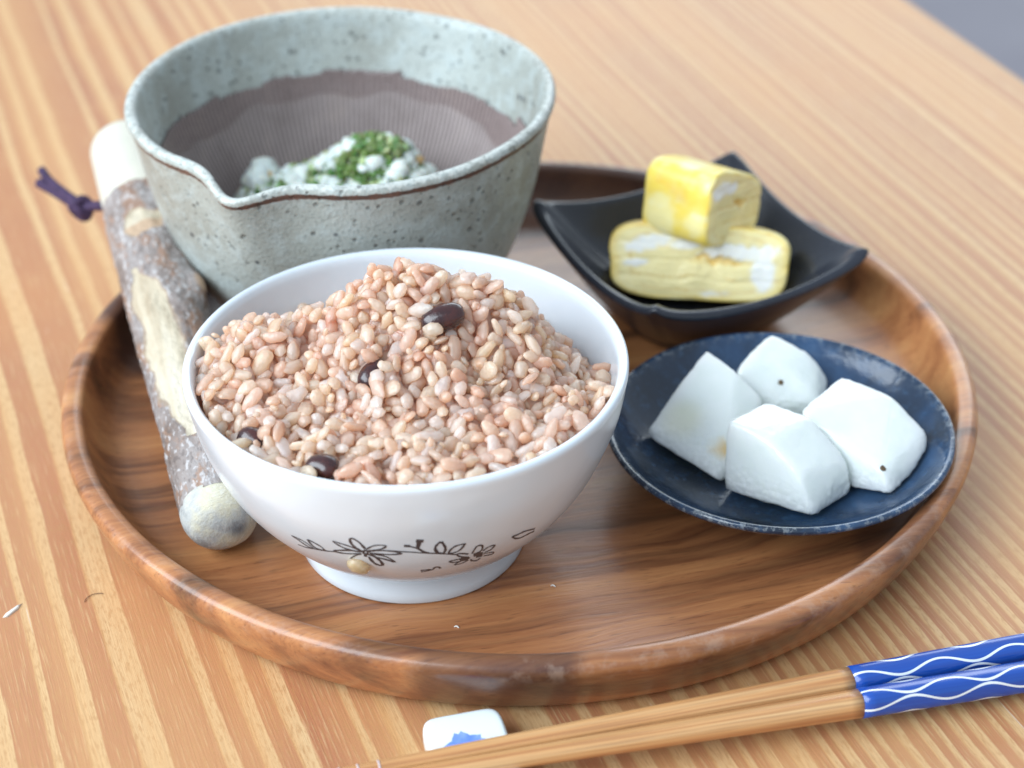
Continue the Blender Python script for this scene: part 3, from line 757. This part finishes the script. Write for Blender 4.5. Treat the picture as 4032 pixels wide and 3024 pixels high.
# local: z along the pestle from the worn tip, y toward the camera side, x to the right
def prad(t): return 10.6 + 2.2*sst(.1, .75, t)
def peel(phi, t):
    """phi degrees (0 = toward camera, + right), t 0..1"""
    m = 0
    c = -28 + 22*(.55-t)/.35; w = 25 + 12*math.sin((t-.16)/.42*math.pi) if .16 < t < .58 else 0
    wob = 9*fn(phi*.03, t*14, 2)
    if w: m = max(m, 1 - abs(phi-c-wob)/max(8, w*min(1, (t-.16)/.06, (.58-t)/.06))*.55)
    d = math.hypot((phi+2)/34, (t-.685)/.030) + .35*fn(phi*.05, t*30, 6)
    m = max(m, 1.15-d*.65)
    return max(0, min(1, m))
NS, NR = 96, 210
v, f, pa, ta = [], [], [], []
T0, T1 = .045, .80
for i in range(NR+1):
    t_ = T0 + (T1-T0)*i/NR
    for k in range(NS):
        a = 2*math.pi*k/NS; phi = math.degrees(a); phi = phi-360 if phi > 180 else phi
        ph2 = phi                                # a measured from +y toward +x
        m = peel(ph2, t_)
        r = prad(t_) + .7*fn(math.cos(a)*2, math.sin(a)*2, t_*16) + .45*fn(math.cos(a)*6, math.sin(a)*6, t_*60)
        r -= 1.0*sst(.42, .56, m)
        stub = math.exp(-((ph2-62)/16)**2-((t_-.52)/.035)**2); r += 2.6*stub
        v.append((r*math.sin(a), r*math.cos(a), t_*LEN)); pa.append(m); ta.append(sst(.55, .8, stub) + (1.0 if (m > .5 and t_ > .6 and t_ < .685) else 0))
for i in range(NR):
    for k in range(NS):
        k2 = (k+1) % NS; f.append((i*NS+k, i*NS+k2, (i+1)*NS+k2, (i+1)*NS+k))
obj('bark_shaft', fix_normals(mesh('bark_shaft', v, f, attrs={'peel': pa, 'tan': [min(1, q) for q in ta]})), mat_bark(), pestle)
tp = resample([(0, 0), (4.5, .5), (8.2, 2.2), (10.3, 5.6), (10.7, 9.2), (9.8, 10.6), (6, 11.5)], 5)
vv, ff, _ = lathe([(0, 0)] + [p for p in tp if p[0] > .05] + [(0, 11.6)], 72, lambda an, i, r, z: (r*(1+.02*fn(math.cos(an)*2, math.sin(an)*2, z*.2)), z))
st = [math.exp(-((x-3.6)/2.6)**2-((y+.5)/2.8)**2)*(1 if z < 7 else 0) for x, y, z in vv]
obj('worn_tip', fix_normals(mesh('worn_tip', vv, ff, attrs={'stain': st})), mat_pestle_tip(), pestle)
ep = [(0, T1*LEN-1), (11.8, T1*LEN-1), (12.3, T1*LEN-.3), (12.5, T1*LEN+4), (12.6, LEN-6), (12.1, LEN-2.6), (10.7, LEN-.8), (8.5, LEN), (0, LEN+.2)]
vv, ff, _ = lathe(ep[:2] + resample(ep[2:8], 4) + ep[8:], 64)
obj('handle_end', fix_normals(mesh('handle_end', vv, ff)), mat_simple('smooth pale wood', (.56, .54, .46), .5, nscale=60, col2=(.62, .585, .50)), pestle)
# purple cord: knot and two short tails, on the left side of the pestle
crd = []
inv = Mp.inverted()
def L(p): return (inv @ (Vector(p)*MM))/MM
k0 = Vector((-144.5, 74.5, 35.5))
cv_, cf_ = [], []
def addt(path, rad, seg=10):
    v2, f2 = tube([L(p) for p in resample([tuple(q) for q in path], 5)], rad, seg); b = len(cv_)
    cv_.extend(v2); cf_.extend(tuple(b+i for i in q) for q in f2)
addt([(-133, 71, 38), (-139, 72.5, 37.5), k0], 1.7)
loop = [k0 + Vector((2.6*math.cos(a)*1.0, 1.2*math.sin(2*a), 2.9*math.sin(a))) for a in [i*.7 for i in range(10)]]
addt(loop, 1.75)
addt([k0 + Vector((1.8*math.sin(a), 2.2*math.cos(a), 1.2*math.sin(2*a))) for a in [i*.8 for i in range(9)]], 1.7)
addt([k0, (-150, 79, 36.5), (-156, 84.5, 37.2), (-161, 88.0, 38.2)], 1.7)
addt([k0 + Vector((0, .5, 1.2)), (-151, 80.5, 38.4), (-157, 87.0, 39.6), (-160.5, 92.5, 40.5)], 1.55)
obj('cord', mesh('cord', cv_, cf_), mat_simple('purple cord', (.030, .016, .048), .8, nscale=700, col2=(.060, .030, .085), bumpd=.0006), pestle)

# ================================================================== SQUARE DISH
QX, QY = 57.5, 53.0
qd = thing('square_dish', 'black square dish with upturned corners holding the omelette', 'dish', (QX, QY, 7.5))
QA = R(27.2)
def sqb(an):
    a = an - QA - 0.0
    c, s_ = abs(math.cos(a)), abs(math.sin(a)); n = 13.0
    return 1.0/((c**n + s_**n)**(1/n)), (2*c*s_)
# (s, z at edge middle, corner lift weight)
def qfun(an, i, s, z):
    b, c = sqb(an); tt = s/40.5
    rr = s*((1-tt**1.5) + b*tt**1.5) if s > 20 else s*((1-(.494**1.5)) + b*(.494**1.5))*1.0 if False else s*(1+(b-1)*min(1, tt)**1.2)
    ca, sa = abs(math.cos(an-QA)), abs(math.sin(an-QA)); te = min(ca, sa)/max(ca, sa)
    zz = z + 7.8*(te**2.1)*min(1.05, tt)**2.6
    return rr, zz-7.5
qp = resample([(40.6, 30.6), (40.9, 31.6), (40.5, 32.7), (39.5, 33.2), (38.4, 32.7), (35.5, 29.0), (30, 22.6), (23, 17.2), (15, 14.2), (7, 13.2)], 4)
under = resample([(21.5, 7.6), (23.0, 7.7), (23.6, 8.6), (25.5, 10.6), (30.5, 15.8), (36, 23.2), (39.4, 28.6), (40.6, 30.6)], 4)
v, f, _ = lathe([(0, 8.4), (20.5, 8.3)] + under[:-1] + qp + [(0, 13.0)], 220, qfun)
v = [(x, y, z-7.5) if abs(x)+abs(y) < 1e-6 else (x, y, z) for x, y, z in v]
obj('dish_body', fix_normals(mesh('square_dish_body', v, f)), mat_black_dish(), qd)

# ================================================================== OMELETTE
M_egg = mat_egg()
def egg_slice(name, W, H, Dp, face_seed, skin, nexp=4.2, taper=0.0, white=7):
    """local: x width, z height, -y the cut face; depth along y"""
    seg, rings = 120, 30
    def bd(a, k=1.0):
        c, s_ = math.cos(a), math.sin(a)
        q = (abs(c)**nexp + abs(s_)**nexp)**(-1/nexp)
        w = 1+.035*fn(math.cos(a)*1.6+face_seed, math.sin(a)*1.6, 2)
        return W/2*q*c*w, H/2*q*s_*w*(1 - (taper*(.5+.5*q*c)**1.6 if s_ > 0 else 0))
    WP = [(-.30, .22, .15, .12), (-.10, .22, .09, .07), (.24, .17, .20, .13), (.36, -.05, .06, .26), (.12, -.40, .14, .07), (-.36, -.05, .07, .05), (.02, .30, .07, .05)]
    def facecol(x, z, s):
        X, Z = x/W, z/H
        n = fn(x*.09+face_seed, z*.16, 3.3); n2 = fn(x*.12, z*.3+face_seed, 7.7); n3 = fn(x*.5, z*.5, face_seed)
        c = Vector((.96, .82, .42)) if s < .95 else Vector((.95, .76, .30))
        zz = Z*(1+.25*math.cos(X*3)) + .055*n + .02*n3
        lay = abs((zz*4.3 + .5) % 1.0 - .5)
        if lay < .045 and n2 > -.05: c = c.lerp(Vector((.80, .56, .17)), .75)
        if .78 < s < .82 and n2 < .1: c = c.lerp(Vector((.80, .58, .20)), .7)
        for wx, wz, ax, az in WP[:white]:
            d = ((X-wx)/ax)**2 + ((Z-wz-.25*(X-wx))/az)**2 + 1.2*n + .5*n3
            if d < 1: c = c.lerp(Vector((.93, .92, .86)), min(1, (1-d)*2.2))
        d = ((X-.10)/.13)**2 + ((Z-.03+.10*fn(x*.35, 3.3, face_seed))/.05)**2
        if d < 1: c = c.lerp(Vector((.82, .55, .14)), .8)
        return tuple(c)
    def skincol(x, y, z):
        n = fn(x*.07+face_seed, y*.10, z*.10); n2 = fn(x*.25, y*.25, z*.25+face_seed)
        c = Vector(skin)
        if n > .05: c = c.lerp(Vector((.93, .83, .42)), min(.8, (n-.05)*4))
        if n2 > .30: c = c.lerp(Vector((.92, .88, .62)), min(.4, (n2-.3)*3))
        if n < -.28: c = c.lerp(Vector((.84, .52, .06)), .5)
        return tuple(c)
    v, f, col = [], [], []
    def ring(s, y, shrink=0.0, mode='face'):
        row = []
        for k in range(seg):
            a = 2*math.pi*k/seg; bx_, bz_ = bd(a); L_ = math.hypot(bx_, bz_)
            m = s*(L_-shrink)/L_
            x, z = bx_*m, bz_*m
            yy = y
            if mode == 'face':
                lay = ((z/H*4.3 + .5 + .24*fn(x*.09+face_seed, z*.16, 3.3)) % 1.0)
                yy += .25*math.exp(-((lay-.5)/.09)**2) + .9*fn(x*.12, z*.12, face_seed) + .25*fn(x*.6, z*.6, face_seed)
                yy += 1.6*math.exp(-((x/W-.10)/.12)**2-((z/H-.03+.10*fn(x*.35, 3.3, face_seed))/.045)**2)
                cc = facecol(x, z, s)
            else:
                q = 1 + .012*fn(x*.15, y*.3, z*.15+face_seed); x, z = x*q, z*q
                cc = skincol(x, yy, z)
            row.append(len(v)); v.append((x, yy, z)); col.append(cc)
        return row
    rows = []
    for i in range(1, rings+1): rows.append(ring(i/rings, -Dp/2, 1.1))
    for y, sh in ((-Dp/2+.35, .35), (-Dp/2+1.2, 0)): rows.append(ring(1, y, sh, 'skin'))
    for k in range(1, 12): rows.append(ring(1, -Dp/2+1.2+(Dp-2.4)*k/11, 0, 'skin'))
    rows.append(ring(1, Dp/2-.35, .35, 'skin'))
    for i in range(rings, 0, -3): rows.append(ring(i/rings, Dp/2, 1.1))
    for a, b in zip(rows, rows[1:]):
        for k in range(seg): f.append((a[k], b[k], b[(k+1) % seg], a[(k+1) % seg]))
    f.append(tuple(rows[0])); f.append(tuple(rows[-1]))
    return fix_normals(mesh(name, v, f, attrs={'egg': col}))
e1 = obj('omelette_slice', egg_slice('omelette_front', 57, 24.5, 19, 3.0, (.86, .62, .14)), M_egg, None, (58.5, 53.0, 27.0))
e1.rotation_euler = (R(-26), R(1.5), R(-5))
tag(e1, 'wide pale omelette slice with white swirls on its cut face, lying in the square dish', 'omelette')
e2 = obj('omelette_slice', egg_slice('omelette_top', 33, 26, 24.5, 8.0, (.93, .70, .12), 4.0, .55, 2), M_egg, None, (59.4, 58.8, 47.6))
e2.rotation_euler = (R(-3), R(12), R(51))
tag(e2, 'bright yellow omelette slice resting on top of the other slice', 'omelette')

# ================================================================== ROUND DISH
DX, DY = 74.0, -38.0
dd = [(20.5, 7.6, 0), (22.5, 7.7, 0), (23.2, 9.2, 0), (25, 10.6, 0), (33, 13.4, 0), (41, 17.8, .0), (46.5, 21.6, .1), (48.9, 23.6, .7), (49.5, 24.8, .9), (48.9, 25.7, 1), (47.8, 25.5, .8), (46.4, 24.3, .1), (42, 20.2, 0), (35, 15.9, 0), (26, 13.2, 0), (14, 12.0, 0)]
pr = [(0, 8.3, 0), (19.5, 8.2, 0)] + resample(dd, 4) + [(0, 11.8, 0)]
v, f, a = lathe(pr, 180, lambda an, i, r, z: (r*(1+.006*fn(math.cos(an), math.sin(an), 2)), z-7.5))
v = [(x, y, z-7.5) if abs(x)+abs(y) < 1e-6 else (x, y, z) for x, y, z in v]
rd = obj('round_dish', fix_normals(mesh('round_dish', v, f, attrs={'rim': a})), mat_blue_dish(), None, (DX, DY, 7.5))
tag(rd, 'small round navy blue glazed dish holding four white chunks', 'dish')

# ================================================================== VEGETABLE CHUNKS
M_yam = mat_yam()
M_spot = mat_simple('brown blemish', (.055, .035, .018), .6, nscale=900, col2=(.16, .10, .05))
CH = [('white vegetable chunk with an orange stain and pointed top, beside the rice bowl', [(54.9, -12.7, 34), (36.5, -34.1, 19.5), (57.2, -50.8, 14.5), (60.5, -33.5, 26.0), (62.7, -20.5, 31.8), (47, -21.5, 28.5), (70.5, -24.5, 24.5), (40, -29, 17.5), (62, -5, 18), (71, -24, 13.3), (59, -44, 12.6)], None, (57.9, -42.5, 20)),
      ('white vegetable chunk at the back of the dish with one brown spot', [(68.5, -10.1, 31), (73.2, -19.2, 20), (88, -18.4, 20), (76.1, -11.5, 28.8), (80.3, -13.1, 26.7), (85.4, -16, 22.9), (63.9, -13.7, 27.1), (75.6, .2, 32), (87.9, -5, 27), (92.6, -7.9, 20), (69, 0, 16.5), (86, 3, 17.5), (72, -19, 13), (88, -19, 13.5)], (1035, 365), None),
      ('white vegetable chunk in front, its beaded edge facing the near rim of the dish', [(57.7, -49.4, 34), (57.7, -54.8, 15), (79.9, -69.2, 16.5), (68, -56.6, 33), (75.9, -63.5, 27.1), (63, -52.9, 34), (70.3, -36.9, 32), (81.4, -44.5, 32), (90.8, -53.5, 24), (92.2, -56, 15), (66, -40, 12.5), (84, -42, 13)], None, None),
      ('white vegetable chunk at the outer side of the dish with a small dark hole', [(79.6, -39.9, 31), (93.1, -53.8, 15), (102.7, -60.3, 17.6), (87.9, -46.7, 28.3), (93.4, -51.3, 26.1), (100.2, -57, 23.4), (93.4, -24.2, 32), (106.3, -31, 30), (115.4, -40.8, 24), (115.1, -44, 21.5), (110.3, -52.4, 19.5), (98, -18, 17.5), (111, -27, 19), (88, -33, 13)], (1610, 845), None)]
from mathutils.bvhtree import BVHTree
def chunk(name, pts, seed, stain):
    c = sum((Vector(p) for p in pts), Vector())/len(pts); c.z = min(p[2] for p in pts)
    bm = bmesh.new()
    for p in pts: bm.verts.new(Vector(p)-c)
    r_ = bmesh.ops.convex_hull(bm, input=bm.verts)
    ctr = sum((v_.co for v_ in bm.verts), Vector())/len(bm.verts)
    for v_ in bm.verts: v_.co = ctr + (v_.co-ctr)*1.035
    bmesh.ops.delete(bm, geom=[g for g in r_['geom_interior'] if isinstance(g, bmesh.types.BMVert)], context='VERTS')
    bmesh.ops.dissolve_limit(bm, angle_limit=R(6), verts=bm.verts, edges=bm.edges)
    bmesh.ops.bevel(bm, geom=list(bm.edges), offset=1.0, segments=2, profile=.5, affect='EDGES', clamp_overlap=True)
    bmesh.ops.triangulate(bm, faces=bm.faces)
    for _ in range(3):
        long = [e for e in bm.edges if e.calc_length() > 1.6]
        if long: bmesh.ops.subdivide_edges(bm, edges=long, cuts=1)
        bmesh.ops.triangulate(bm, faces=bm.faces)
    for _ in range(1): bmesh.ops.smooth_vert(bm, verts=bm.verts, factor=.5, use_axis_x=True, use_axis_y=True, use_axis_z=True)
    bm.normal_update()
    for v_ in bm.verts:
        p = v_.co
        low = sst(13, 4, p.z)
        v_.co = p + v_.normal*(.22*fn(p.x+seed, p.y, p.z, .16) + .22*fn(p.x, p.y+seed, p.z, .8) + low*.35*max(0, fn(p.x, p.y, p.z+seed, 1.1)))
    bm.verts.index_update()
    vv = [tuple(v_.co) for v_ in bm.verts]; ff = [tuple(v_.index for v_ in f_.verts) for f_ in bm.faces]
    tree = BVHTree.FromBMesh(bm); bm.free()
    cols = []
    for p in vv:
        w = Vector(p)+c; k = Vector((1, 1, 1))
        if stain:
            d = (w-Vector(stain)).length
            k = k.lerp(Vector((.95, .66, .36)), sst(4.2, 1.2, d + 1.2*fn(w.x, w.y, w.z, .6)))
            k = k.lerp(Vector((1, .95, .80)), .8*sst(9, 3, (w-Vector((46, -33, 25))).length))
        cols.append(tuple(k))
    me = mesh(name, vv, ff, attrs={'stain': cols})
    return me, c, tree
camp = Vector((-2.1, -483.57, 335.16))
for i, (lab, pts, hole, stain) in enumerate(CH):
    me, c, tree = chunk('vegetable_chunk', pts, 11.3*i, stain)
    o = obj('vegetable_chunk', me, M_yam, None, tuple(c)); tag(o, lab, 'vegetable', 'white chunks in the navy dish')
    if hole:
        q = {1: Vector((76.1, -21.9, 29)), 3: Vector((100.2, -58.7, 25))}[i]
        d = (q-camp).normalized(); loc, nor, _, _ = tree.ray_cast(camp-c, d)
        if loc:
            vv, ff, _ = lathe([(0, .10), (.55, .12), (.85, .02), (.95, -.3)], 14, lambda an, ii, r, z: (r*(1+.3*fn(math.cos(an)*1.5, math.sin(an)*1.5, i)), z))
            Mx = nor.to_track_quat('Z', 'Y').to_matrix()
            h_ = obj('blemish', mesh('blemish', [tuple(Mx @ Vector(p) + loc) for p in vv], ff), M_spot, o)

# ================================================================== CHOPSTICK REST
REST = thing('chopstick_rest', 'small white porcelain chopstick rest with a blue flower print', 'chopstick rest', (-11.6, -151.2, 0))
REST.rotation_euler = (0, 0, R(14.5))
bm = bmesh.new(); NX, NY = 24, 36; Wd, Dp, Ht = 20.5, 32.0, 8.0
def sup(x, y): return (abs(x)**7+abs(y)**7)
gv = {}
rv, rf = [], []
prof_r = resample([(.0, .25), (.80, .25), (.93, .6), (.985, 2.2), (.995, 4.5), (.985, 6.2), (.95, 7.4), (.88, 7.95), (.7, 8.0), (.3, 8.0)], 3)
def restfun(an, i, r, z):
    n = 6.0; c, s_ = math.cos(an), math.sin(an); q = (abs(c)**n+abs(s_)**n)**(-1/n)
    return r, z
seg = 96; rows = []
for (r_, z_) in prof_r + [(.001, 8.0)]:
    row = []
    for k in range(seg):
        a = 2*math.pi*k/seg; n = 8.0; q = (abs(math.cos(a))**n+abs(math.sin(a))**n)**(-1/n)
        x, y = Wd/2*q*math.cos(a)*max(r_, .001), Dp/2*q*math.sin(a)*max(r_, .001)
        zz = z_ - (.9*math.exp(-((y)/8)**2) if z_ > 5 else 0)
        row.append(len(rv)); rv.append((x, y, zz))
    rows.append(row)
for a, b in zip(rows, rows[1:]):
    for k in range(seg): rf.append((a[k], a[(k+1) % seg], b[(k+1) % seg], b[k]))
rf.append(tuple(reversed(rows[0])))
obj('rest_body', fix_normals(mesh('rest_body', rv, rf)), mat_porcelain('pale blue white porcelain', (.78, .86, .88), False), REST)
pv, pf = [], []
for k in range(5):
    a0 = R(90+10+72*k); base = len(pv); n = 14
    outl = []
    for q in range(n+1):
        t_ = q/n; w = 2.5*math.sin(math.pi*t_)**.75
        outl.append((5.6*t_, w))
    if True:
        left = [(x, w) for x, w in outl]; right = [(x, -w) for x, w in reversed(outl)]
        tipn = [(4.7, 0)]
        ring_ = left[:-2] + [(5.5, .9), (4.75, 0), (5.5, -.9)] + right[2:]
    for x, y in ring_:
        px, py = x*math.cos(a0)-y*math.sin(a0)-1.2, x*math.sin(a0)+y*math.cos(a0)+3.2
        pv.append((px, py, 8.0-.9*math.exp(-(py/8)**2)+.05))
    pf.append(tuple(range(base, len(pv))))
obj('flower_print', mesh('flower_print', pv, pf, smooth=False), mat_simple('cobalt print', (.10, .22, .72), .3, nscale=200, col2=(.24, .38, .80)), REST)

# ================================================================== CHOPSTICKS
M_bam, M_lac = mat_bamboo(), mat_lacquer()
def stick_part(x0, x1, r0, r1, nx, flat=.0, capend=True):
    seg = 28; v, f, rows = [], [], []
    for i in range(nx+1):
        t_ = i/nx; x = x0+(x1-x0)*t_; r = r0+(r1-r0)*t_; row = []
        for k in range(seg):
            a = 2*math.pi*k/seg; n = 2.9
            q = (abs(math.cos(a))**n+abs(math.sin(a))**n)**(-1/n)
            row.append(len(v)); v.append((x, r*q*math.cos(a), r*q*math.sin(a)))
        rows.append(row)
    for a, b in zip(rows, rows[1:]):
        for k in range(seg): f.append((a[k], a[(k+1) % seg], b[(k+1) % seg], b[k]))
    f.append(tuple(reversed(rows[0]))); f.append(tuple(rows[-1]))
    return fix_normals(mesh('stick', v, f))
def chopstick(P0, P1, label, rollx, groove):
    """P0 point at the tip, P1 where the blue begins"""
    P0, P1 = Vector(P0), Vector(P1); d = (P1-P0).normalized(); n1 = (P1-P0).length
    c = thing('chopstick', label, 'chopstick', tuple(P0), 'pair of chopsticks')
    y_ = Vector((0, 0, 1)).cross(d).normalized(); z_ = d.cross(y_)
    M = Matrix((d, y_, z_)).transposed().to_4x4() @ Matrix.Rotation(rollx, 4, 'X'); M.translation = P0*MM; c.matrix_world = M
    obj('shaft', stick_part(0, n1, 1.55, 3.35, 40), M_bam, c)
    obj('handle', stick_part(n1+.02, n1+102, 3.47, 3.9, 30), M_lac, c)
    for gx in groove:
        rr = 1.55+1.8*gx/n1
        g = stick_part(gx-.25, gx+.25, rr+.09, rr+.09, 1)
        obj('tip_ring', g, mat_simple('pale ring', (.62, .50, .50), .4), c)
    return c
chopstick((-48.0, -162.0, 10.6), (82.6, -125.6, 7.4), 'bamboo chopstick with blue wave handle, the one beside the tray', R(8), (5, 9.5, 14.5))
chopstick((-48.3, -165.6, 10.6), (83.8, -133.5, 7.3), 'bamboo chopstick with blue wave handle, the one away from the tray', R(-14), (5, 9.5, 14.5))

# ================================================================== SMALL BITS
cr = obj('rice_flake', mesh('rice_flake', [(0, 0, .02), (1.1, 1.4, .02), (3.4, 5.2, .02), (4.2, 6.0, .02), (3.7, 3.4, .02), (1.4, .2, .02), (.9, .9, .9), (3.2, 4.3, .8)], [(0, 6, 1), (1, 6, 7, 2), (2, 7, 3), (3, 7, 4), (4, 7, 6, 5), (5, 6, 0), (0, 1, 2, 3, 4, 5)]), mat_simple('dry rice flake', (.78, .76, .70), .35), None, (-139.5, -91, 0))
tag(cr, 'tiny white flake lying on the table', 'crumb')
v, f = tube([tuple(p) for p in resample([(0, 0, .25), (.3, 1.6, .3), (1.6, 3.0, .35), (3.4, 3.6, .3), (4.4, 3.5, .2)], 4)], .10, 6)
hr = obj('hair', mesh('hair', v, f), mat_simple('brown hair', (.09, .035, .02), .5), None, (-118.5, -84.8, 0))
tag(hr, 'tiny curved brown hair on the table beside the tray', 'hair')
for (x, y, lab) in ((-17.5, -104.5, 'tiny white crumb on the tray in front of the rice bowl'), (8, -88, 'tiny white crumb on the tray beside the rice bowl foot')):
    v, f = tube([(0, 0, .25), (.5, .3, .3), (.9, .1, .25), (1.3, -.4, .2)], [.12, .22, .25, .1], 6)
    o = obj('crumb', mesh('crumb', v, f), mat_simple('crumb', (.80, .77, .72), .4), None, (x, y, 7.5)); tag(o, lab, 'crumb')
